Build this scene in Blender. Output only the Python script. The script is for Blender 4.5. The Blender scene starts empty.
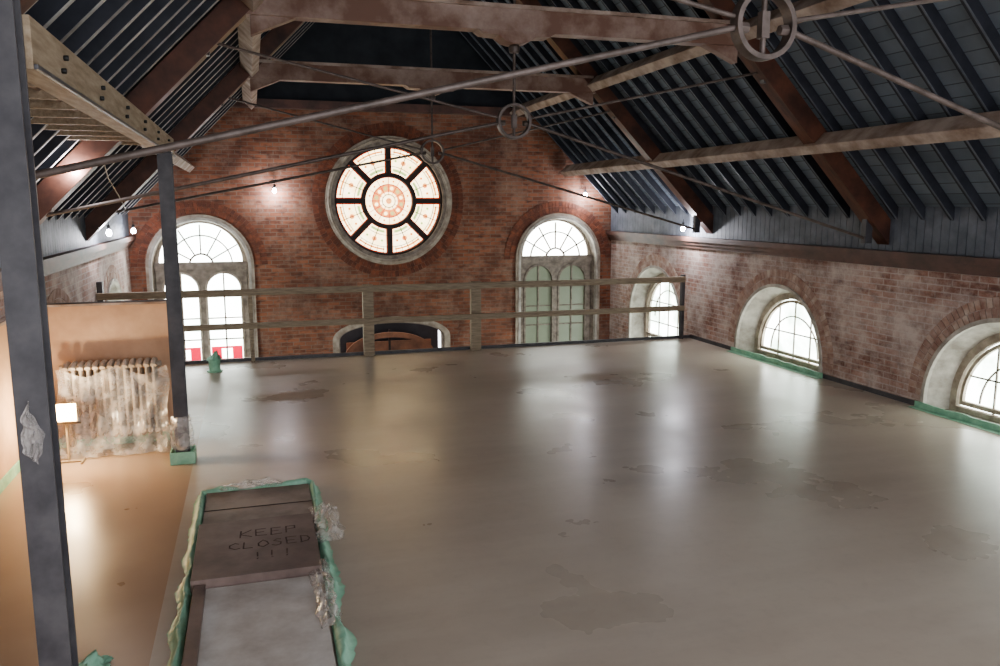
import bpy, bmesh, math, random
from mathutils import Vector, Matrix, noise
from mathutils.geometry import tessellate_polygon
random.seed(7)
scene=bpy.context.scene
def lin(c):
    return tuple(((x/255)/12.92 if x/255<=0.04045 else ((x/255+0.055)/1.055)**2.4) for x in c)+(1,)
def newmat(n):
    m=bpy.data.materials.new(n); m.use_nodes=True
    nt=m.node_tree; b=nt.nodes['Principled BSDF']; return m,nt,b
def mixc(nt,fac,a,b):
    n=nt.nodes.new('ShaderNodeMix'); n.data_type='RGBA'
    if isinstance(fac,(int,float)): n.inputs[0].default_value=fac
    else: nt.links.new(fac,n.inputs[0])
    for i,x in ((6,a),(7,b)):
        if isinstance(x,tuple): n.inputs[i].default_value=x
        else: nt.links.new(x,n.inputs[i])
    return n.outputs[2]
def noi(nt,scale,detail=4,vec=None,rough=0.6):
    n=nt.nodes.new('ShaderNodeTexNoise'); n.inputs['Scale'].default_value=scale
    n.inputs['Detail'].default_value=detail; n.inputs['Roughness'].default_value=rough
    if vec is not None: nt.links.new(vec,n.inputs['Vector'])
    return n.outputs[0]
def ramp(nt,inp,p0,p1,o0=0.0,o1=1.0):
    r=nt.nodes.new('ShaderNodeMapRange'); r.inputs[1].default_value=p0; r.inputs[2].default_value=p1
    r.inputs[3].default_value=o0; r.inputs[4].default_value=o1
    nt.links.new(inp,r.inputs[0]); return r.outputs[0]
def coord(nt,scale=(1,1,1)):
    t=nt.nodes.new('ShaderNodeTexCoord'); m=nt.nodes.new('ShaderNodeMapping')
    m.inputs['Scale'].default_value=scale; nt.links.new(t.outputs['Object'],m.inputs[0]); return m.outputs[0]
def bump(nt,b,h,s,d=0.01):
    n=nt.nodes.new('ShaderNodeBump'); n.inputs['Strength'].default_value=s; n.inputs['Distance'].default_value=d
    nt.links.new(h,n.inputs['Height']); nt.links.new(n.outputs[0],b.inputs['Normal'])
def mat(n,c1,c2=None,scale=4,rough=0.6,bmp=0.2,metal=0,stretch=(1,1,1),p=(0.35,0.65)):
    m,nt,b=newmat(n); b.inputs['Roughness'].default_value=rough; b.inputs['Metallic'].default_value=metal
    if c2 is None: c2=tuple(max(0,int(x*0.8)) for x in c1)
    v=coord(nt,stretch); nz=noi(nt,scale,6,v)
    nt.links.new(mixc(nt,ramp(nt,nz,*p),lin(c1),lin(c2)),b.inputs['Base Color'])
    if bmp: bump(nt,b,nz,bmp)
    return m
def emis(n,c,s,c2=None,scale=2.0):
    m,nt,b=newmat(n); b.inputs['Base Color'].default_value=lin(c); b.inputs['Roughness'].default_value=0.3
    if c2:
        v=coord(nt); nt.links.new(mixc(nt,ramp(nt,noi(nt,scale,5,v),0.35,0.65),lin(c),lin(c2)),b.inputs['Emission Color'])
    else: b.inputs['Emission Color'].default_value=lin(c)
    b.inputs['Emission Strength'].default_value=s
    return m
def brick(n,c1,c2,mortar,white=None,wamt=(0.5,0.7),dark=(60,35,28),wmax=1.0):
    m,nt,b=newmat(n); b.inputs['Roughness'].default_value=0.85
    v=coord(nt); br=nt.nodes.new('ShaderNodeTexBrick'); nt.links.new(v,br.inputs['Vector'])
    br.inputs['Color1'].default_value=lin(c1); br.inputs['Color2'].default_value=lin(c2); br.inputs['Mortar'].default_value=lin(mortar)
    br.inputs['Scale'].default_value=1; br.inputs['Brick Width'].default_value=0.235; br.inputs['Row Height'].default_value=0.078
    br.inputs['Mortar Size'].default_value=0.008; br.inputs['Bias'].default_value=-0.1
    c=mixc(nt,ramp(nt,noi(nt,0.9,6,v),0.42,0.8),br.outputs['Color'],lin(dark))
    vs=coord(nt,(4.2,12.8,1)); 
    c=mixc(nt,ramp(nt,noi(nt,1.0,2,vs),0.5,0.8),c,lin(dark))
    if white:
        c=mixc(nt,ramp(nt,noi(nt,1.6,10,v,0.75),wamt[0],wamt[1],0,wmax),c,lin(white))
    nt.links.new(c,b.inputs['Base Color'])
    inv=nt.nodes.new('ShaderNodeMath'); inv.operation='SUBTRACT'; inv.inputs[0].default_value=1; nt.links.new(br.outputs['Fac'],inv.inputs[1])
    bump(nt,b,inv.outputs[0],0.5,0.01)
    return m
def glassy(n,c,alpha,rough=0.2):
    m,nt,b=newmat(n); b.inputs['Base Color'].default_value=lin(c); b.inputs['Roughness'].default_value=rough
    v=coord(nt); nt.links.new(ramp(nt,noi(nt,9,4,v),0.35,0.65,alpha*0.4,min(1,alpha*1.7)),b.inputs['Alpha']); return m

class Bd:
    def __init__(s,name,M=None):
        s.name=name; s.M=M or Matrix.Identity(4); s.v=[]; s.f=[]; s.mi=[]; s.sm=[]; s.mats=[]
    def add(s,vs,fs,m,smooth=False):
        if m not in s.mats: s.mats.append(m)
        k=s.mats.index(m); o=len(s.v); s.v+= [tuple(v) for v in vs]
        for f in fs: s.f.append([i+o for i in f]); s.mi.append(k); s.sm.append(smooth)
    def box(s,x0,x1,y0,y1,z0,z1,m,T=None):
        vs=[Vector((x,y,z)) for x in (x0,x1) for y in (y0,y1) for z in (z0,z1)]
        if T: vs=[T@v for v in vs]
        s.add(vs,[(0,1,3,2),(4,6,7,5),(0,4,5,1),(2,3,7,6),(0,2,6,4),(1,5,7,3)],m)
    def prism(s,outer,holes,z0,z1,m):
        loops=[outer]+list(holes); flat=[p for l in loops for p in l]; n=len(flat)
        tris=tessellate_polygon([[Vector((p[0],p[1],0)) for p in l] for l in loops])
        vs=[(p[0],p[1],z0) for p in flat]+[(p[0],p[1],z1) for p in flat]
        fs=[tuple(t) for t in tris]+[tuple(i+n for i in reversed(t)) for t in tris]
        o=0
        for l in loops:
            k=len(l)
            for i in range(k):
                j=(i+1)%k; fs.append((o+i,o+j,o+j+n,o+i+n))
            o+=k
        s.add(vs,fs,m)
    def loft(s,A,B,m,closed=True):
        n=len(A); fs=[]
        for i in range(n if closed else n-1):
            j=(i+1)%n; fs.append((i,j,n+j,n+i))
        s.add(list(A)+list(B),fs,m)
    def tube(s,pts,r,m,n=10,closed=False,ref=None):
        pts=[Vector(p) for p in pts]; k=len(pts); vs=[]; fs=[]
        for i,p in enumerate(pts):
            if closed: t=pts[(i+1)%k]-pts[i-1]
            else: t=pts[min(i+1,k-1)]-pts[max(i-1,0)]
            t.normalize(); rf=Vector(ref) if ref else (Vector((0,0,1)) if abs(t.z)<0.9 else Vector((1,0,0)))
            a=t.cross(rf).normalized(); b=a.cross(t)
            for j in range(n):
                an=2*math.pi*j/n; vs.append(p+a*math.cos(an)*r+b*math.sin(an)*r)
        for i in range(k if closed else k-1):
            ii=(i+1)%k
            for j in range(n):
                jj=(j+1)%n; fs.append((i*n+j,i*n+jj,ii*n+jj,ii*n+j))
        s.add(vs,fs,m,True)
        if not closed:
            s.add(vs[:n],[tuple(range(n))],m); s.add(vs[-n:],[tuple(range(n))],m)
    def ring(s,c,R,r,m,axis='z',n=40):
        c=Vector(c); pts=[]
        for i in range(n):
            a=2*math.pi*i/n; q=(math.cos(a)*R,math.sin(a)*R)
            pts.append(c+(Vector((q[0],q[1],0)) if axis=='z' else Vector((q[0],0,q[1]))))
        s.tube(pts,r,m,10,True,ref=(0,0,1) if axis=='z' else (0,1,0))
    def lathe(s,prof,T,m,n=20):
        vs=[];fs=[]
        for r,h in prof:
            for j in range(n):
                a=2*math.pi*j/n; vs.append(T@Vector((r*math.cos(a),r*math.sin(a),h)))
        for i in range(len(prof)-1):
            for j in range(n):
                jj=(j+1)%n; fs.append((i*n+j,i*n+jj,(i+1)*n+jj,(i+1)*n+j))
        s.add(vs,fs,m,True)
    def sheet(s,fn,nu,nv,m):
        vs=[fn(i/nu,j/nv) for i in range(nu+1) for j in range(nv+1)]
        fs=[(i*(nv+1)+j,(i+1)*(nv+1)+j,(i+1)*(nv+1)+j+1,i*(nv+1)+j+1) for i in range(nu) for j in range(nv)]
        s.add(vs,fs,m,True)
    def finish(s,bevel=0,solid=True):
        me=bpy.data.meshes.new(s.name); me.from_pydata(s.v,[],s.f)
        for m in s.mats: me.materials.append(m)
        for p,k,q in zip(me.polygons,s.mi,s.sm): p.material_index=k; p.use_smooth=q
        bm=bmesh.new(); bm.from_mesh(me); bmesh.ops.recalc_face_normals(bm,faces=bm.faces); bm.to_mesh(me); bm.free()
        o=bpy.data.objects.new(s.name,me); scene.collection.objects.link(o); o.matrix_world=s.M
        if bevel:
            b=o.modifiers.new('bev','BEVEL'); b.width=bevel; b.segments=2; b.limit_method='ANGLE'
        return o
def frame(x,y,z,o):
    M=Matrix.Identity(4)
    for i,c in enumerate((x,y,z,o)):
        for j in range(3): M[j][i]=c[j]
    return M
XL,XR,YF,CX=-2.2,7.6,16.5,2.7
F_far=frame((-1,0,0),(0,0,1),(0,1,0),(0,YF,0))
F_right=frame((0,1,0),(0,0,1),(1,0,0),(XR,0,0))
F_left=frame((0,-1,0),(0,0,1),(-1,0,0),(XL,0,0))
def arch(cx,spring,r,bottom,n=28,ry=None):
    ry=ry or r
    pts=[(cx+r*math.cos(math.pi*i/n),spring+ry*math.sin(math.pi*i/n)) for i in range(n+1)]
    if bottom<spring-1e-4: pts=[(cx+r,bottom)]+pts+[(cx-r,bottom)]
    return pts
def circ(cx,cy,r,n=64): return [(cx+r*math.cos(2*math.pi*i/n),cy+r*math.sin(2*math.pi*i/n)) for i in range(n)]
def wedge(cx,cy,r0,r1,a0,a1,n=8,gap=0.0):
    def an(a,r,s): return a+s*gap/r
    o=[]
    for i in range(n+1):
        s0=an(a0,r1,1); s1=an(a1,r1,-1); a=s0+(s1-s0)*i/n; o.append((cx+r1*math.cos(a),cy+r1*math.sin(a)))
    for i in range(n+1):
        s0=an(a1,r0,-1); s1=an(a0,r0,1); a=s0+(s1-s0)*i/n; o.append((cx+r0*math.cos(a),cy+r0*math.sin(a)))
    return o

# ---------------- materials
M_brick=brick('brick_far',(160,104,78),(120,76,58),(136,116,102),white=(174,146,128),wamt=(0.48,0.8),dark=(80,54,46),wmax=0.85)
M_brickR=brick('brick_side',(168,126,110),(132,94,82),(178,162,152),white=(210,198,190),wamt=(0.39,0.64),dark=(98,72,66),wmax=0.85)
M_v1=mat('voussoir_a',(150,92,68),(112,70,56),9,0.85); M_v2=mat('voussoir_b',(126,78,60),(96,62,52),9,0.85)
M_v3=mat('voussoir_c',(162,126,110),(194,178,166),6,0.85); M_v4=mat('voussoir_d',(144,108,96),(180,158,146),6,0.85)
M_cream=mat('cream_paint',(190,178,162),(142,128,114),5,0.6)
M_white=mat('white_reveal',(204,198,188),(150,142,132),3.5,0.7)
M_frame=mat('window_frame',(156,144,132),(114,102,92),8,0.5)
M_dark=mat('dark_lead',(60,42,36),(38,30,26),8,0.6)
M_glass=emis('frosted_daylight_glass',(255,255,250),9,(205,220,212),1.6)
M_glass2=emis('side_glass',(250,255,252),9,(165,185,170),2.2)
M_rosec=emis('rose_cream_glass',(255,240,200),3.8,(246,212,150),6)
M_rosered=emis('rose_red_glass',(180,60,24),0.7)
M_rosepink=emis('rose_amber_glass',(240,170,100),2.0,(216,100,60),9)
M_org=emis('rose_orange_glass',(232,140,50),1.8); M_grn=emis('rose_pale_green_glass',(160,180,110),2.4)
M_red=emis('red_glass',(215,25,60),1.6)
M_shut=emis('green_panel',(136,144,124),0.2,(108,116,98),3)
M_steel=mat('grey_steel',(86,84,86),(60,58,62),5,0.45,0.1)
M_steel2=mat('steel_rod',(108,96,90),(80,70,64),10,0.5,0.2,0.2)
M_princ=mat('stained_timber',(106,68,52),(66,42,34),3,0.5,0.3,0,(1,1,3))
M_pale=mat('weathered_timber',(182,166,154),(124,102,88),3,0.75,0.3)
M_collar=mat('collar_timber',(116,86,72),(176,158,146),2.2,0.65,0.3,p=(0.42,0.75))
M_rail=mat('rail_timber',(158,144,124),(128,112,94),5,0.7,0.2,0,(1,8,8))
M_beam=mat('new_timber',(166,150,128),(134,116,94),4,0.7,0.2,0,(8,1,8))
M_raft=mat('rafter',(58,60,68),(40,42,50),4,0.6,0.1)
M_raft_lit=mat('rafter_lit_underside',(190,188,182),(130,126,120),3,0.7,0.1)  # left rafter undersides: lamp light from below painted on as a pale strip
M_board=mat('ashlar_board',(118,122,130),(86,92,100),3,0.6,0.1)
M_gable=mat('gable_board',(54,58,64),(38,42,48),2,0.7,0.1)
M_cornice=mat('cornice',(108,76,66),(76,56,50),3,0.5)
M_plast=mat('tan_plaster',(200,166,138),(174,140,114),2,0.7,0.1)
M_green=mat('green_tape',(160,202,176),(124,170,144),6,0.5,0.2)
M_ply=mat('dark_ply',(134,116,108),(102,86,80),2.5,0.5,0.1)
M_ply2=mat('reflection_tint_board',(222,218,212),(184,174,164),2.5,0.22,0.1)  # near hatch panel: reflected ceiling light put into its pale colour
M_hat=mat('stone_strip',(150,136,126),(112,98,90),3,0.5,0.2)
M_ink=mat('marker_ink',(66,48,44),(94,76,70),9,0.7,0)
M_radi=mat('radiator_paint',(196,184,170),(156,140,124),5,0.4,0.1)
M_plastic=glassy('plastic_sheet',(226,218,210),0.3,0.22)
M_bulb=emis('bulb',(235,238,255),120)
M_warm=emis('warm_lamp',(255,210,140),60)
M_black=mat('black_plastic',(30,30,30),(20,20,20),5,0.5,0)
M_alu=mat('lamp_housing',(170,150,120),(140,120,96),5,0.4,0)
M_wood=mat('warm_door_timber',(150,100,70),(104,68,48),3,0.5,0.1)
m,nt,b=newmat('roof_deck'); b.inputs['Roughness'].default_value=0.65
t=nt.nodes.new('ShaderNodeTexCoord'); sp_=nt.nodes.new('ShaderNodeSeparateXYZ'); cb=nt.nodes.new('ShaderNodeCombineXYZ')
nt.links.new(t.outputs['Object'],sp_.inputs[0]); nt.links.new(sp_.outputs[2],cb.inputs[0]); nt.links.new(sp_.outputs[0],cb.inputs[1])
br=nt.nodes.new('ShaderNodeTexBrick'); nt.links.new(cb.outputs[0],br.inputs['Vector']); br.inputs['Scale'].default_value=1
br.inputs['Brick Width'].default_value=2.6; br.inputs['Row Height'].default_value=0.11; br.inputs['Mortar Size'].default_value=0.004
br.inputs['Color1'].default_value=lin((134,144,154)); br.inputs['Color2'].default_value=lin((116,126,136)); br.inputs['Mortar'].default_value=lin((76,82,90))
nt.links.new(mixc(nt,ramp(nt,noi(nt,1.3,7,t.outputs['Object']),0.4,0.75,0,0.7),br.outputs['Color'],lin((92,98,106))),b.inputs['Base Color'])
M_deck=m

# floor
m,nt,b=newmat('polished_screed'); v=coord(nt)
big=noi(nt,0.32,4,v,0.5); med=noi(nt,0.75,5,v,0.52); tr=noi(nt,1.0,6,coord(nt,(0.6,3.0,1)),0.6); fine=noi(nt,10,6,v,0.7)
c=mixc(nt,ramp(nt,big,0.25,0.75),lin((196,184,169)),lin((172,159,145)))
c=mixc(nt,ramp(nt,med,0.45,0.85,0,0.4),c,lin((134,121,109)))
c=mixc(nt,ramp(nt,tr,0.45,0.85,0,0.4),c,lin((208,199,186)))
c=mixc(nt,ramp(nt,fine,0.5,0.85,0,0.15),c,lin((120,108,96)))
for (px,py,rx,ry,st) in ((3.3,6.2,0.7,0.22,0.22),(4.7,7.7,1.3,0.35,0.12),(4.3,9.9,1.4,0.4,0.14),(4.9,5.6,0.7,0.22,0.15)):
    mp=nt.nodes.new('ShaderNodeMapping'); mp.vector_type='POINT'
    mp.inputs['Location'].default_value=(-px/rx,-py/ry,0); mp.inputs['Scale'].default_value=(1/rx,1/ry,1)
    tt=nt.nodes.new('ShaderNodeTexCoord'); nt.links.new(tt.outputs['Object'],mp.inputs[0])
    ln=nt.nodes.new('ShaderNodeVectorMath'); ln.operation='LENGTH'; nt.links.new(mp.outputs[0],ln.inputs[0])
    ad=nt.nodes.new('ShaderNodeMath'); ad.operation='ADD'; nt.links.new(ln.outputs['Value'],ad.inputs[0])
    nt.links.new(ramp(nt,noi(nt,2.2,7,v,0.7),0.3,0.7,-0.4,0.4),ad.inputs[1])
    c=mixc(nt,ramp(nt,ad.outputs[0],1.0,0.4,0,st),c,lin((104,90,80)))
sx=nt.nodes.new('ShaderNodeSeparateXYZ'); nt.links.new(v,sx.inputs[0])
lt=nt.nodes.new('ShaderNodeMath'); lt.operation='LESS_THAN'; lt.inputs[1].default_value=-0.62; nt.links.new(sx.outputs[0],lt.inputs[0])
c=mixc(nt,lt.outputs[0],c,mixc(nt,ramp(nt,med,0.3,0.8),lin((180,154,130)),lin((156,128,106))))  # left of the seam: tan board tone with warm lamp light painted in
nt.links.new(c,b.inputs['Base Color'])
nt.links.new(ramp(nt,med,0.3,0.7,0.38,0.24),b.inputs['Roughness'])
b.inputs['Specular IOR Level'].default_value=0.42
bump(nt,b,tr,0.06,0.01); M_floor=m

# ---------------- shell
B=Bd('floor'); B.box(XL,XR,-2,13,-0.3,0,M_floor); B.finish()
B=Bd('floor_lower'); B.box(XL,XR,-2,YF,-3.6,-3.5,M_hat); B.finish()
zd=lambda x: 2.35+(4.9-abs(x))*1.02
WX=(-0.95,6.35); SP=1.25
xg=4.9-(4.3-2.35)/1.02
c0=-CX
outer=[(c0-5.1,-3.5),(c0+5.1,-3.5),(c0+5.1,zd(5.1)),(c0+xg,4.3),(c0-xg,4.3),(c0-5.1,zd(5.1))]
holes=[circ(c0,2.48,1.2),arch(-WX[0],SP,0.9,-1.3),arch(-WX[1],SP,0.9,-1.3),arch(c0,-0.32,1.12,-2.6,ry=0.36)]
B=Bd('wall_far',F_far); B.prism(outer,holes,0,0.22,M_brick)
def vous(B,cx,cy,r0,r1,a0,a1,cnt,ms,z0=-0.012,z1=0.02,ry=None):
    for i in range(cnt):
        s=a0+(a1-a0)*i/cnt; e=a0+(a1-a0)*(i+1)/cnt; g=(e-s)*0.06
        B.prism(wedge(cx,cy,r0,r1,s+g,e-g,1),[],z0,z1,random.choice(ms))
vous(B,c0,2.48,1.30,1.41,0,2*math.pi,104,[M_v1,M_v2]); vous(B,c0,2.48,1.42,1.53,0,2*math.pi,112,[M_v1,M_v2])
for wx in WX:
    vous(B,-wx,SP,1.0,1.11,0,math.pi,44,[M_v1,M_v2]); vous(B,-wx,SP,1.12,1.23,0,math.pi,48,[M_v1,M_v2])
B.finish()
B=Bd('wall_gable',F_far)
B.prism([(c0-xg,4.3),(c0+xg,4.3),(c0,zd(0))],[],0.02,0.1,M_gable)
B.box(c0-xg,c0+xg,4.22,4.38,-0.12,0.02,M_cornice); B.finish()
SY=(14.4,10.45,6.5,2.55)
def side_wall(name,F,sgn):
    ys=[y*sgn for y in SY]
    o=[(-2*sgn,-3.5),(YF*sgn,-3.5),(YF*sgn,1.9),(-2*sgn,1.9)]
    hs=[arch(ys[0],0.14,1.05,-2.4)]+[arch(y,0.14,1.05,0.0) for y in ys[1:]]
    B=Bd(name,F); B.prism(o,hs,0,0.25,M_brickR)
    for y in ys: vous(B,y,0.14,1.07,1.18,0,math.pi,46,[M_v3,M_v4],-0.006); vous(B,y,0.14,1.19,1.30,0,math.pi,50,[M_v3,M_v4],-0.006)
    B.finish()
side_wall('wall_right',F_right,1); side_wall('wall_left',F_left,-1)
n=0
for F,s,nm in ((F_right,1,'right'),(F_left,-1,'left')):
    n+=1
    B=Bd('trim_%d'%n,F); a,b_=sorted((-2*s,(YF-0.02)*s))
    B.box(a,b_,1.76,1.84,-0.14,0.0,M_cornice); B.box(a,b_,1.70,1.76,-0.09,0.0,M_cornice); B.box(a,b_,1.64,1.70,-0.05,0.0,M_cornice)
    y=a
    while y<b_-0.1:
        B.box(y+0.004,y+0.116,1.84,2.40,-0.03,0.02,M_board); y+=0.12
    B.box(a,b_,1.84,2.40,-0.015,0.04,M_dark)
    B.finish()
B=Bd('trim_3'); B.box(XL,XR,12.985,13.02,-0.34,0.05,M_steel); B.finish()
B=Bd('wall_foot_strip_right')  # thin dark grey strips along the foot of the right wall
for a,b_ in ((3.62,5.42),(7.58,9.37),(11.55,12.97)): B.box(XR-0.02,XR,a,b_,0.0,0.06,M_steel)
B.finish()

F_tr=frame((1,0,0),(0,0,1),(0,-1,0),(CX,0,0))
B=Bd('ceiling',F_tr)
B.prism([(-5.15,zd(5.15)),(0,zd(0)),(5.15,zd(5.15)),(5.15,zd(5.15)+0.07),(0,zd(0)+0.07),(-5.15,zd(5.15)+0.07)],[],-16.75,2,M_deck)
B.finish()
B=Bd('roof_rafters',F_tr)
y=-1.9
while y<16.4:
    for s in (-1,1):
        B.prism([(s*4.95,zd(4.95)-0.005),(0.0,zd(0)-0.005),(0.0,zd(0)-0.15),(s*4.95,zd(4.95)-0.15)],[],-y-0.028,-y+0.028,M_raft)
        if s<0: B.prism([(s*4.9,zd(4.9)-0.15),(0.0,zd(0)-0.15),(0.0,zd(0)-0.158),(s*4.9,zd(4.9)-0.158)],[],-y-0.025,-y+0.025,M_raft_lit)
        else: B.prism([(s*4.9,zd(4.9)-0.15),(0.0,zd(0)-0.15),(0.0,zd(0)-0.158),(s*4.9,zd(4.9)-0.158)],[],-y+0.005,-y+0.025,M_board)
    y+=0.42
B.finish()
B=Bd('roof_purlins',F_tr)
for s in (-1,1):
    for x,zc in ((3.78,3.14),(2.62,4.32)):
        d=Vector((s*1,-1.02)).normalized(); nn=Vector((d.y*-s,d.x*s)); 
        c=Vector((s*x,zc-0.02)); pts=[c+d*a*0.07+nn*bb*0.11 for a,bb in ((-1,-1),(1,-1),(1,1),(-1,1))]
        B.prism([tuple(p) for p in pts],[],-16.45,2,M_pale)
B.prism([(-0.06,6.75),(0.06,6.75),(0.06,7.1),(-0.06,7.1)],[],-16.45,2,M_princ)
B.finish(0.01)
for ty in (3.97,8.35,12.4):
    B=Bd('roof_truss',F_tr@Matrix.Translation((0,0,-ty)))
    lo=lambda x:1.87+(4.9-x)*1.02
    WZ=3.36 if ty<5 else 3.27 if ty<9 else 3.2
    for s in (-1,1):
        fz=2.28 if s<0 else 1.98
        B.prism([(s*4.86,lo(4.86)),(0,lo(0)),(0,lo(0)+0.31),(s*4.86,lo(4.86)+0.31)],[],-0.1,0.1,M_princ)
        B.tube([(s*4.65,fz-0.01,0),(s*0.16,WZ-0.02,0)],0.018,M_steel2)
        B.tube([(s*2.95,3.9,0),(s*0.16,WZ+0.03,0)],0.014,M_steel2)
        B.prism([(s*3.05-0.05,3.78),(s*3.05+0.05,3.78),(s*3.0+0.04,3.95),(s*3.0-0.05,3.95)],[],-0.04,0.04,M_steel)
        if s>0: B.prism([(s*4.6-0.05,fz-0.05),(s*4.6+0.05,fz-0.05),(s*4.6+0.05,2.25),(s*4.6-0.05,2.3)],[],-0.04,0.04,M_steel)
        B.prism([(s*2.62,4.16),(s*2.2,4.16),(s*2.62,3.98)],[],-0.06,0.06,M_collar)
    B.box(-2.7,2.7,4.16,4.38,-0.09,0.09,M_collar)
    B.box(-2.6,2.6,4.38,4.42,-0.11,0.11,M_pale)
    B.prism([(-0.42,4.16),(-0.36,4.12),(-0.2,4.11),(-0.13,4.06),(-0.05,4.04),(0.05,4.04),(0.13,4.06),(0.2,4.11),(0.36,4.12),(0.42,4.16)],[],-0.11,0.11,M_collar)
    B.tube([(0,4.05,0),(0,WZ-0.16,0)],0.016,M_steel2)
    B.tube([(0,4.4,0),(0,6.6,0)],0.016,M_steel2)
    B.lathe([(0.0,0.0),(0.05,0.0),(0.06,0.06),(0.03,0.1),(0,0.1)],Matrix.Translation((0,3.96,0))@Matrix.Rotation(-math.pi/2,4,'X'),M_steel2)
    o=circ(0,WZ,0.185,40); i=circ(0,WZ,0.155,40)
    B.prism(o,[i],-0.04,0.04,M_steel2)
    B.box(-0.025,0.025,WZ-0.07,WZ+0.07,-0.025,0.025,M_steel2)
    for s in (-1,1):
        B.lathe([(0,0),(0.03,0),(0.03,0.05),(0,0.05)],Matrix.Translation((s*0.1,WZ-0.02,0))@Matrix.Rotation(s*math.pi/2,4,'Y'),M_steel2,6)
    B.finish(0.004)

# ---------------- rose window
cy=2.48
B=Bd('window_1',F_far)
B.prism(circ(c0,cy,1.28),[circ(c0,cy,1.17)],-0.07,0.0,M_cream)
B.prism(circ(c0,cy,1.2),[circ(c0,cy,1.10)],-0.04,0.2,M_frame)
B.ring((c0,cy,-0.06),1.22,0.025,M_cream); 
B.prism(circ(c0,cy,1.12),[circ(c0,cy,1.06)],0.04,0.16,M_dark)
B.prism(circ(c0,cy,0.56),[circ(c0,cy,0.48)],0.04,0.16,M_dark)
for k in range(8):
    a=k*math.pi/4
    T=Matrix.Translation((c0,cy,0))@Matrix.Rotation(a,4,'Z')
    B.box(0.52,1.08,-0.05,0.05,0.05,0.15,M_dark,T)
    B.prism(wedge(c0,cy,0.54,1.06,a,a+math.pi/4,8,0.04),[],0.115,0.12,M_rosered)
    B.prism(wedge(c0,cy,0.572,1.04,a,a+math.pi/4,8,0.07),[],0.108,0.114,M_rosec)
    B.box(0.56,1.04,-0.006,0.006,0.09,0.104,M_dark,Matrix.Translation((c0,cy,0))@Matrix.Rotation(a+math.pi/8,4,'Z'))
    for j in (1,2,4,5): B.box(0.93,1.05,-0.004,0.004,0.09,0.104,M_dark,Matrix.Translation((c0,cy,0))@Matrix.Rotation(a+math.pi/24*j,4,'Z'))
    for r in (0.69,0.925): B.prism(wedge(c0,cy,r,r+0.01,a,a+math.pi/4,8,0.05),[],0.09,0.104,M_dark)
    B.prism(wedge(c0,cy,0.60,0.65,a,a+math.pi/4,6,0.10),[],0.103,0.107,M_grn)
    B.prism(wedge(c0,cy,0.965,0.995,a,a+math.pi/4,8,0.11),[],0.103,0.107,M_org)
    am=a+math.pi/8; B.prism(circ(c0+0.81*math.cos(am),cy+0.81*math.sin(am),0.05,12),[],0.1,0.106,M_rosepink)
    for q in (-0.2,0.2): B.prism(circ(c0+0.81*math.cos(am+q),cy+0.81*math.sin(am+q),0.025,10),[],0.1,0.106,M_org if k%2 else M_grn)
B.prism(circ(c0,cy,0.49),[],0.115,0.12,M_rosered)
B.prism(circ(c0,cy,0.465),[circ(c0,cy,0.34)],0.108,0.114,M_rosec)
B.prism(circ(c0,cy,0.32),[],0.108,0.114,M_rosepink)
B.prism(circ(c0,cy,0.18,24),[],0.1,0.106,M_rosec)
B.prism(circ(c0,cy,0.06,16),[],0.095,0.099,M_rosepink)
for k in range(12):
    a=k*math.pi/6
    B.box(0.12,0.46,-0.005,0.005,0.09,0.1,M_rosered,Matrix.Translation((c0,cy,0))@Matrix.Rotation(a,4,'Z'))
    B.prism(circ(c0+0.26*math.cos(a+0.26),cy+0.26*math.sin(a+0.26),0.035,10),[],0.1,0.106,M_rosec if k%2 else M_grn)
    B.prism(circ(c0+0.40*math.cos(a+0.26),cy+0.40*math.sin(a+0.26),0.02,10),[],0.1,0.106,M_org)
B.ring((c0,cy,0.1),0.13,0.007,M_dark)
B.finish()

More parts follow.
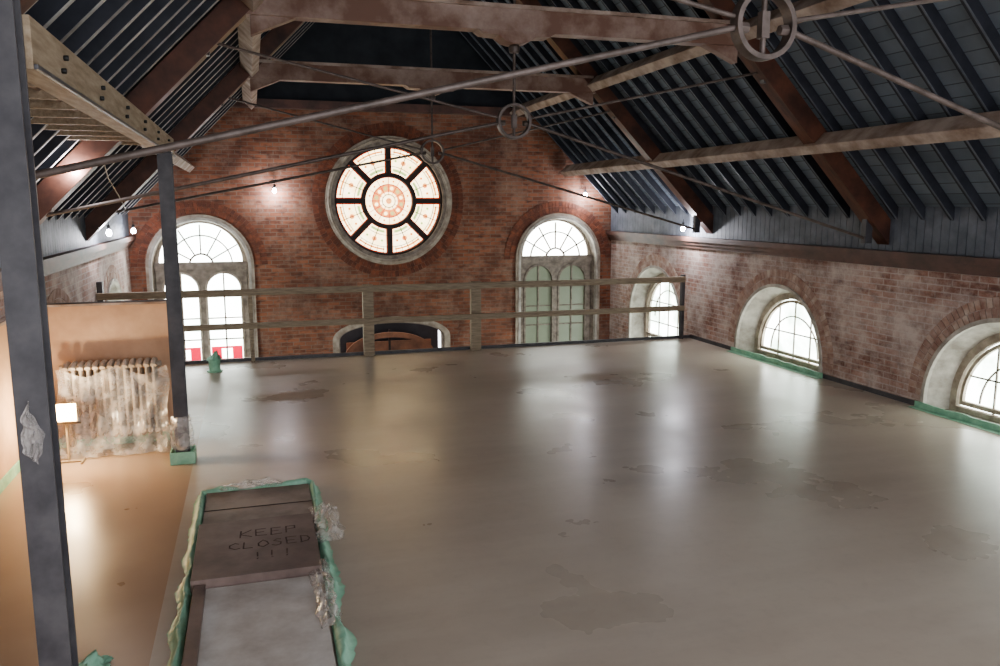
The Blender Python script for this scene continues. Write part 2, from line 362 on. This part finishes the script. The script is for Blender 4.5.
def arch_loft(B,cx,sp,r0,r1,bot,z0,z1,m):
    A=[(p[0],p[1],z0) for p in arch(cx,sp,r0,bot)]; C=[(p[0],p[1],z1) for p in arch(cx,sp,r1,bot)]
    B.loft(A,C,m)
def far_window(name,wx,shutter):
    cx=-wx; B=Bd(name,F_far); bot=-1.3
    B.prism(arch(cx,SP,0.975,bot),[arch(cx,SP,0.88,bot+0.001)],-0.05,0.0,M_cream)
    B.prism(arch(cx,SP,0.92,bot+0.01),[arch(cx,SP,0.87,bot+0.02)],-0.07,0.1,M_white)
    arch_loft(B,cx,SP,0.88,0.82,bot,0.0,0.22,M_frame)
    z0,z1=0.16,0.22
    B.prism(arch(cx,SP,0.85,SP),[arch(cx,SP+0.05,0.76,SP+0.05)],z0,z1,M_cream)
    B.prism(wedge(cx,SP,0.2,0.235,0,math.pi,16),[],z0,z1,M_frame)
    B.prism(wedge(cx,SP,0.56,0.585,0,math.pi,20),[],z0,z1,M_frame)
    for k in range(1,6):
        B.box(0.22,0.78,-0.012,0.012,z0,z1,M_frame,Matrix.Translation((cx,SP,0))@Matrix.Rotation(math.pi*k/6,4,'Z'))
    B.prism(arch(cx,SP,0.82,SP),[],0.2,0.205,M_glass)
    B.box(cx-0.84,cx+0.84,SP-0.08,SP+0.06,0.1,z1,M_frame)
    hs=[arch(cx+s*0.39,0.78,0.33,bot+0.1) for s in (-1,1)]
    B.prism([(cx-0.83,bot),(cx+0.83,bot),(cx+0.83,SP-0.06),(cx-0.83,SP-0.06)],hs,0.14,z1,M_frame)
    for s in (-1,1):
        x=cx+s*0.39
        B.prism(arch(x,0.78,0.345,bot+0.08),[arch(x,0.78,0.305,bot+0.14)],0.12,0.2,M_cream if not shutter else M_frame)
        B.prism(arch(x,0.78,0.33,bot+0.1),[],0.2,0.205,M_shut if shutter else M_glass)
        B.box(x-0.014,x+0.014,bot+0.1,1.08,0.17,0.2,M_frame)
        for k in range(1,6): B.box(x-0.31,x+0.31,1.05-k*0.42-0.012,1.05-k*0.42+0.012,0.17,0.2,M_frame)
        if not shutter:
            B.box(x-0.29,x+0.29,-0.62,-0.36,0.185,0.199,M_red); B.box(x-0.1,x+0.1,-0.6,-0.4,0.18,0.184,M_glass)
    B.finish()
far_window('window_2',WX[0],False); far_window('window_3',WX[1],True)

def side_window(name,F,y,bot):
    B=Bd(name,F); sp=0.14
    arch_loft(B,y,sp,1.05,0.9,bot,0.0,0.32,M_white)
    B.prism(arch(y,sp,1.08,bot),[arch(y,sp,1.03,bot+0.001)],-0.03,0.02,M_white)
    B.prism(arch(y,sp,0.93,bot),[arch(y,sp,0.84,bot+0.06)],0.26,0.34,M_cream)
    B.prism(arch(y,sp,0.82,bot+0.08),[arch(y,sp,0.78,bot+0.13)],0.29,0.34,M_cream)
    B.prism(arch(y,sp,0.87,bot+0.01),[],0.335,0.34,M_glass2)
    for x in (-0.38,0,0.38): B.box(y+x-0.009,y+x+0.009,bot+0.05,sp+math.sqrt(0.8**2-x*x),0.31,0.33,M_frame)
    zz=sp+0.3
    while zz>bot+0.1:
        w=math.sqrt(max(0,0.8**2-max(0,zz-sp)**2)); B.box(y-w,y+w,zz-0.009,zz+0.009,0.31,0.33,M_frame); zz-=0.42
    B.prism(wedge(y,sp,0.56,0.577,0,math.pi,20),[],0.31,0.33,M_frame)
    if bot<-1: B.box(y-0.86,y+0.86,sp-0.45,sp-0.38,0.27,0.35,M_cream)
    B.finish()
k=4
for F,s in ((F_right,1),(F_left,-1)):
    for i,y in enumerate(SY):
        side_window('window_%d'%k,F,y*s,-2.4 if i==0 else 0.0); k+=1
for y in SY[1:]:
    B=Bd('green_masking_tape',F_right)
    N=30; pts=[]
    for i in range(N+1):
        x=y-1.14+2.28*i/N; pts.append((x,0.075+0.015*noise.noise(Vector((x*5,y,0)))))
    B.prism([(y-1.14,0.002)]+[(y+1.14,0.002)]+pts[::-1],[],-0.05,-0.035,M_green)
    B.box(y-1.14,y+1.14,0.002,0.006,-0.14,-0.035,M_green); B.finish()

B=Bd('door_1',F_far)
B.prism(arch(c0,-0.32,1.22,-2.6,ry=0.45),[arch(c0,-0.32,1.1,-2.59,ry=0.34)],-0.05,-0.001,M_cream)
B.prism(arch(c0,-0.32,1.115,-2.6,ry=0.355),[arch(c0,-0.32,1.07,-2.59,ry=0.31)],0.0,0.2,M_frame)
B.box(c0-1.1,c0+1.1,-2.6,0.02,0.6,0.64,M_gable)  # dark backdrop sheet standing in for the dark room behind the arch
B.prism(arch(c0,-0.75,0.95,-1.9,ry=0.5),[arch(c0,-0.78,0.86,-1.89,ry=0.42)],0.3,0.36,M_wood)
B.box(c0-0.9,c0+0.9,-2.6,-0.45,0.4,0.44,M_wood); B.box(c0-0.02,c0+0.02,-2.6,-0.2,0.36,0.41,M_dark)
B.finish()

# ---------------- railing
B=Bd('guard_railing')
for x in (1.73,3.51): B.box(x-0.085,x+0.085,12.86,12.96,0.0,1.15,M_rail)
B.box(7.34,7.40,12.88,12.96,0,1.17,M_steel); B.box(XL+0.02,XL+0.1,12.86,12.96,0,1.3,M_steel)
B.box(-0.09,-0.03,12.86,12.96,0,1.1,M_rail)
B.box(XL+0.02,7.36,12.80,12.86,1.04,1.14,M_rail); B.box(XL+0.02,7.36,12.80,12.86,0.53,0.62,M_rail)
B.finish(0.006)

# ---------------- steel columns + beam
def column(name,PX,y,w,h=2.87):
    B=Bd(name); a=w/2; t=0.012; q=0.01
    B.prism([(PX-a,y-a),(PX+a,y-a),(PX+a,y-a+t),(PX+q,y-a+t),(PX+q,y+a-t),(PX+a,y+a-t),(PX+a,y+a),(PX-a,y+a),(PX-a,y+a-t),(PX-q,y+a-t),(PX-q,y-a+t),(PX-a,y-a+t)],[],0.018,h-0.012,M_steel)
    B.box(PX-w*0.8,PX+w*0.8,y-w*0.8,y+w*0.8,0.0,0.016,M_steel)
    B.box(PX-a-0.006,PX+a+0.006,y-a-0.006,y+a+0.006,h-0.01,h,M_steel)
    return B
B=column('steel_column',-0.785,3.26,0.11,3.14)
def snag(u,v):
    n1=noise.noise(Vector((u*6,v*6,2))); n2=noise.noise(Vector((v*5,0,7)))
    wv=0.07*math.sin(math.pi*min(1,v*1.1+0.05))**0.5
    return (-0.79+(u-.5)*wv+0.02*n2,3.26-0.062-0.03*abs(n1),1.50+v*0.22-0.03*u)
B.sheet(snag,14,20,M_plastic); B.finish(0.002)
PX=-0.71
B=column('steel_column',PX,7.95,0.12)
N=24;R=9;vs=[]
for j in range(R):
    z=0.13+0.04*j
    for i in range(N):
        a=2*math.pi*i/N; r=0.1+0.03*noise.noise(Vector((math.cos(a)*3,math.sin(a)*3,z*9)))-(0.02 if j in (0,R-1) else 0)
        vs.append((PX+r*math.cos(a),7.95+r*math.sin(a),z))
B.add(vs,[(j*N+i,j*N+(i+1)%N,(j+1)*N+(i+1)%N,(j+1)*N+i) for j in range(R-1) for i in range(N)],M_plastic,True)
B.prism([(PX-0.11,7.84),(PX+0.11,7.84),(PX+0.11,8.06),(PX-0.11,8.06)],[[(PX-0.098,7.852),(PX+0.098,7.852),(PX+0.098,8.048),(PX-0.098,8.048)]],0.0,0.12,M_green)
B.finish(0.003)
B=Bd('timber_loft_frame'); PX=-0.77
B.box(PX-0.04,PX+0.06,3.33,9.0,2.875,3.06,M_beam); B.box(PX+0.06,PX+0.075,3.33,9.0,2.875,2.893,M_steel)
y=3.8
while y<9.0:
    for z in (2.94,3.0): B.lathe([(0,0),(0.012,0),(0.012,0.02),(0,0.02)],Matrix.Translation((PX+0.06,y+(0.06 if z>2.98 else 0),z))@Matrix.Rotation(math.pi/2,4,'Y'),M_black,6)
    y+=0.9
y=3.5
while y<9.0:
    B.box(-1.5,PX-0.04,y-0.018,y+0.018,2.96,3.05,M_beam); y+=0.5
B.box(-1.45,-1.41,3.4,9.0,3.05,3.09,M_beam); B.box(-1.1,-1.06,3.4,9.0,3.05,3.09,M_beam)
B.finish(0.003)

# ---------------- partition
B=Bd('plaster_partition')
B.box(XL+0.01,-0.84,8.75,8.86,0,1.42,M_plast); B.box(XL+0.01,-0.82,8.73,8.88,1.42,1.445,M_pale)
B.box(XL+0.01,XL+0.07,2,8.74,0,1.36,M_plast); B.box(XL+0.01,XL+0.09,2,8.74,1.36,1.39,M_pale)
B.box(XL+0.08,-0.86,8.735,8.75,0.0,0.1,M_green); B.box(XL+0.07,XL+0.085,5,8.7,0,0.1,M_green)
B.finish(0.003)

B=Bd('column_radiator')
nS=13; x0,x1=-1.80,-0.95
for i in range(nS):
    x=x0+(x1-x0)*(i+0.5)/nS
    for yy in (8.50,8.58,8.66):
        B.tube([(x,yy,0.18),(x,yy,0.84)],0.017,M_radi,8)
    for zc in (0.19,0.84):
        pts=[(x,8.48,zc),(x,8.52,zc+(0.03 if zc>0.5 else -0.03)),(x,8.64,zc+(0.03 if zc>0.5 else -0.03)),(x,8.68,zc)]
        B.tube(pts,0.028,M_radi,8)
for zc in (0.2,0.84): B.tube([(x0-0.03,8.58,zc),(x1+0.03,8.58,zc)],0.03,M_radi,10)
for x in (x0+0.03,x1-0.03):
    for yy in (8.51,8.65): B.tube([(x,yy,0.19),(x,yy,0.0)],0.022,M_radi,8)
B.tube([(x1+0.02,8.58,0.2),(x1+0.07,8.58,0.2),(x1+0.08,8.58,0.15),(x1+0.08,8.58,0.0)],0.012,M_steel2,8)
def rs(u,v):
    x=-1.84+0.98*u+0.02*math.sin(v*9)+0.03*v*(u-.5); top=0.84-0.08*math.sin(u*6.0)**2
    z=top*(1-v)+0.012
    d=0.02+0.14*v*v+0.025*math.sin(u*30+4*v)*(0.2+v)+0.05*noise.noise(Vector((u*7,v*5,1)))
    return (x,8.45-max(0,d),z)
B.sheet(rs,60,26,M_plastic)
B.finish()

# halogen site lamp: shallow rectangular reflector on a short stand
B=Bd('work_floodlight')
LX,LY=-1.74,8.2
def rr_(w,h,y): return [(LX+sx_*w,y,0.5+sz_*h) for sx_,sz_ in ((-1,-1),(1,-1),(1,1),(-1,1))]
B.loft(rr_(0.11,0.085,LY-0.05),rr_(0.06,0.045,LY+0.05),M_alu); B.add(rr_(0.06,0.045,LY+0.05),[(0,1,2,3)],M_alu)
B.add(rr_(0.10,0.075,LY-0.04),[(0,1,2,3)],M_warm)
B.tube([(LX-0.125,LY,0.5),(LX-0.125,LY+0.02,0.38),(LX+0.125,LY+0.02,0.38),(LX+0.125,LY,0.5)],0.008,M_alu,8)
B.tube([(LX,LY+0.02,0.38),(LX,LY+0.02,0.02)],0.01,M_alu,8)
for sx_ in (-1,1): B.tube([(LX+0.12*sx_,LY-0.07,0.01),(LX+0.12*sx_,LY+0.1,0.01)],0.01,M_alu,8)
B.tube([(LX-0.12,LY+0.02,0.012),(LX+0.12,LY+0.02,0.012)],0.01,M_alu,8)
B.finish()
def plight(name,loc,e,c,r=0.05):
    l=bpy.data.lights.new(name,'POINT'); l.energy=e; l.color=c; l.shadow_soft_size=r
    o=bpy.data.objects.new(name,l); o.location=loc; scene.collection.objects.link(o); return o
plight('floodlight_glow',(LX+0.02,8.08,0.55),46,(1,0.82,0.56),0.05)

for loc,e in (((0.46,16.34,2.67),24),((6.9,16.34,2.62),24),((7.38,13.0,1.98),40),((-1.98,13.0,2.0),25),((-1.98,15.6,1.95),15),((-1.5,8.3,2.76),20)):
    B=Bd('festoon_bulb'); T=Matrix.Translation(loc)
    B.lathe([(0,-0.045),(0.02,-0.042),(0.036,-0.02),(0.038,0.0),(0.028,0.03),(0.016,0.05)],T,M_bulb,16)
    B.lathe([(0.018,0.045),(0.024,0.05),(0.024,0.11),(0,0.11)],T,M_black,12)
    B.tube([Vector(loc)+Vector((0,0,0.1)),Vector(loc)+Vector((0,0,0.17))],0.006,M_black,6)
    B.finish(); plight('festoon_light',(loc[0]-(0.1 if loc[0]>7 else -0.1 if loc[0]<-1.9 else 0),loc[1]-0.1,loc[2]-0.06),e,(0.93,0.93,1.0),0.04)
B=Bd('hanging_cable'); B.tube([(-1.3,8.4,2.9),(-1.28,8.6,2.65),(-1.3,9.3,2.5),(-1.4,10.5,2.35),(-1.75,12.7,2.3)],0.006,M_white,6); B.finish()

# ---------------- floor hatch
hx0,hx1,hy0,hy1=-0.5,0.42,4.0,6.9
B=Bd('floor_hatch')
B.box(hx0+0.05,hx1-0.05,6.02,6.85,0.004,0.04,M_hat)
B.box(hx0+0.05,hx1-0.05,6.42,6.432,0.04,0.043,M_dark)
B.box(hx0+0.04,hx1-0.08,5.12,6.02,0.07,0.095,M_ply); B.box(hx0+0.05,hx1-0.09,5.15,6.0,0.0,0.07,M_dark)
B.box(hx0+0.06,hx0+0.13,3.9,5.05,0.0,0.075,M_ply)
B.box(hx0+0.13,hx1-0.10,3.9,5.05,0.0,0.045,M_ply2); B.box(hx0+0.04,hx1-0.08,5.06,5.11,0.0,0.1,M_ply)
hat=B.finish(0.003)
G={'K':[[(0,0),(0,1)],[(.6,1),(0,.45),(.62,0)]],'E':[[(.55,1),(0,1),(0,0),(.58,0)],[(0,.52),(.45,.5)]],'P':[[(0,0),(0,1),(.5,.95),(.55,.6),(0,.48)]],
'C':[[(.55,.85),(.3,1),(.02,.7),(.02,.3),(.3,0),(.58,.15)]],'L':[[(0,1),(0,0),(.5,0)]],'O':[[(.3,1),(0,.6),(.05,.2),(.3,0),(.58,.3),(.55,.75),(.3,1)]],
'S':[[(.52,.88),(.25,1),(.05,.75),(.5,.4),(.45,.08),(.2,0),(0,.15)]],'D':[[(0,0),(0,1),(.4,.85),(.55,.5),(.4,.12),(0,0)]],'!':[[(.2,1),(.2,.35)],[(.2,.12),(.2,.02)]]}
B=Bd('lettering')
for txt,x,y,sz in (('KEEP',-0.17,5.68,0.12),('CLOSED',-0.24,5.48,0.11),('!!!',-0.08,5.29,0.11)):
    for ch in txt:
        for st in G[ch]:
            P=[Vector((x+px*sz+random.uniform(-.004,.004),y+py*sz+random.uniform(-.005,.005),0)) for px,py in st]
            for p,q in zip(P[:-1],P[1:]):
                d=(q-p).normalized()*0.004; e=Vector((-d.y,d.x,0))*1.3
                B.add([(p-d+e)+Vector((0,0,.0962)),(p-d-e)+Vector((0,0,.0962)),(q+d-e)+Vector((0,0,.0962)),(q+d+e)+Vector((0,0,.0962))],[(0,1,2,3)],M_ink)
        x+=sz*0.86; y+=random.uniform(-.004,.006)
lt_=B.finish(); lt_.parent=hat
B=Bd('hatch_tape_surround')
path=[]
def seg(a,b,n):
    for i in range(n): path.append((a[0]+(b[0]-a[0])*i/n,a[1]+(b[1]-a[1])*i/n))
seg((hx0,hy0-0.4),(hx0,hy1),110); seg((hx0,hy1),(hx1,hy1),40); seg((hx1,hy1),(hx1-0.05,hy0-0.4),110); path.append((hx1-0.05,hy0-0.4))
rows=[]
for i,(x,y) in enumerate(path):
    if i<110: nx,ny=-1,0
    elif i<150: nx,ny=0,1
    else: nx,ny=1,0
    if 108<=i<=111: nx,ny=-0.7,0.7
    if 148<=i<=151: nx,ny=0.7,0.7
    w=0.03*noise.noise(Vector((x*4,y*4,0)))+0.01*noise.noise(Vector((x*20,y*20,0))); h=0.06+0.04*noise.noise(Vector((x*4,y*4,3)))+0.015*noise.noise(Vector((x*18,y*18,3)))
    prof=[(0.04+w*1.5,0.004),(0.015+w,0.01),(0.0+w,h*0.8),(-0.012+w,h),(-0.03,h*0.7),(-0.045,0.02)]
    rows.append([(x+nx*d,y+ny*d,z) for d,z in prof])
for a,b_ in zip(rows[:-1],rows[1:]):
    B.add(a+b_,[(j,j+1,7+j,6+j) for j in range(5)],M_green,True)
def crum(cx,cy,w,l,h,z0,seed):
    def fn(u,v):
        n1=noise.noise(Vector((u*4+seed,v*4,seed))); n2=noise.noise(Vector((u*9,v*9+seed,seed)))
        e=math.sin(u*math.pi)*math.sin(v*math.pi)
        return (cx+(u-.5)*w+0.04*n2,cy+(v-.5)*l+0.04*n1,z0+max(0.0,e*h*(0.8+1.2*n1+0.5*n2)))
    return fn
B.sheet(crum(0.44,5.85,0.2,0.7,0.10,0.07,2),26,26,M_plastic)
B.sheet(crum(0.33,4.8,0.12,0.9,0.07,0.055,5),26,26,M_plastic)
B.sheet(crum(-0.1,6.88,0.5,0.12,0.05,0.06,11),26,26,M_plastic)
B.finish()
B=Bd('taped_pipe_stub')
B.prism(circ(-0.6,12.3,0.08,12),[circ(-0.6,12.3,0.06,12)],0.0,0.18,M_green); B.prism(circ(-0.6,12.3,0.11,12),[circ(-0.6,12.3,0.06,12)],0.0,0.02,M_green)
B.sheet(crum(-0.6,12.3,0.2,0.2,0.1,0.18,9),12,12,M_green); B.finish()
B=Bd('green_tape_scrap'); B.sheet(crum(-0.9,4.40,0.16,0.14,0.05,0.003,4),16,16,M_green); B.finish()

# ---------------- camera
pitch=math.atan(128/810); yaw=math.atan(250/820)
fh=Vector((math.sin(yaw),math.cos(yaw),0)); r=Vector((math.cos(yaw),-math.sin(yaw),0)); Z=Vector((0,0,1))
fw=fh*math.cos(pitch)-Z*math.sin(pitch); up=fh*math.sin(pitch)+Z*math.cos(pitch)
cam=bpy.data.cameras.new('camera'); cam.lens=29.16; cam.sensor_width=36; cam.clip_start=0.05
co=bpy.data.objects.new('camera',cam); scene.collection.objects.link(co); co.matrix_world=frame(r,up,-fw,(0,0,2.4)); scene.camera=co
w=bpy.data.worlds.new('fill_daylight'); scene.world=w; w.use_nodes=True  # added fill light, floods in through the rear end left open
bg=w.node_tree.nodes['Background']; bg.inputs[0].default_value=(0.92,0.94,1.0,1); bg.inputs[1].default_value=3.5
scene.view_settings.view_transform='AgX'
scene.view_settings.look='AgX - Medium High Contrast'
scene.view_settings.exposure=0.15
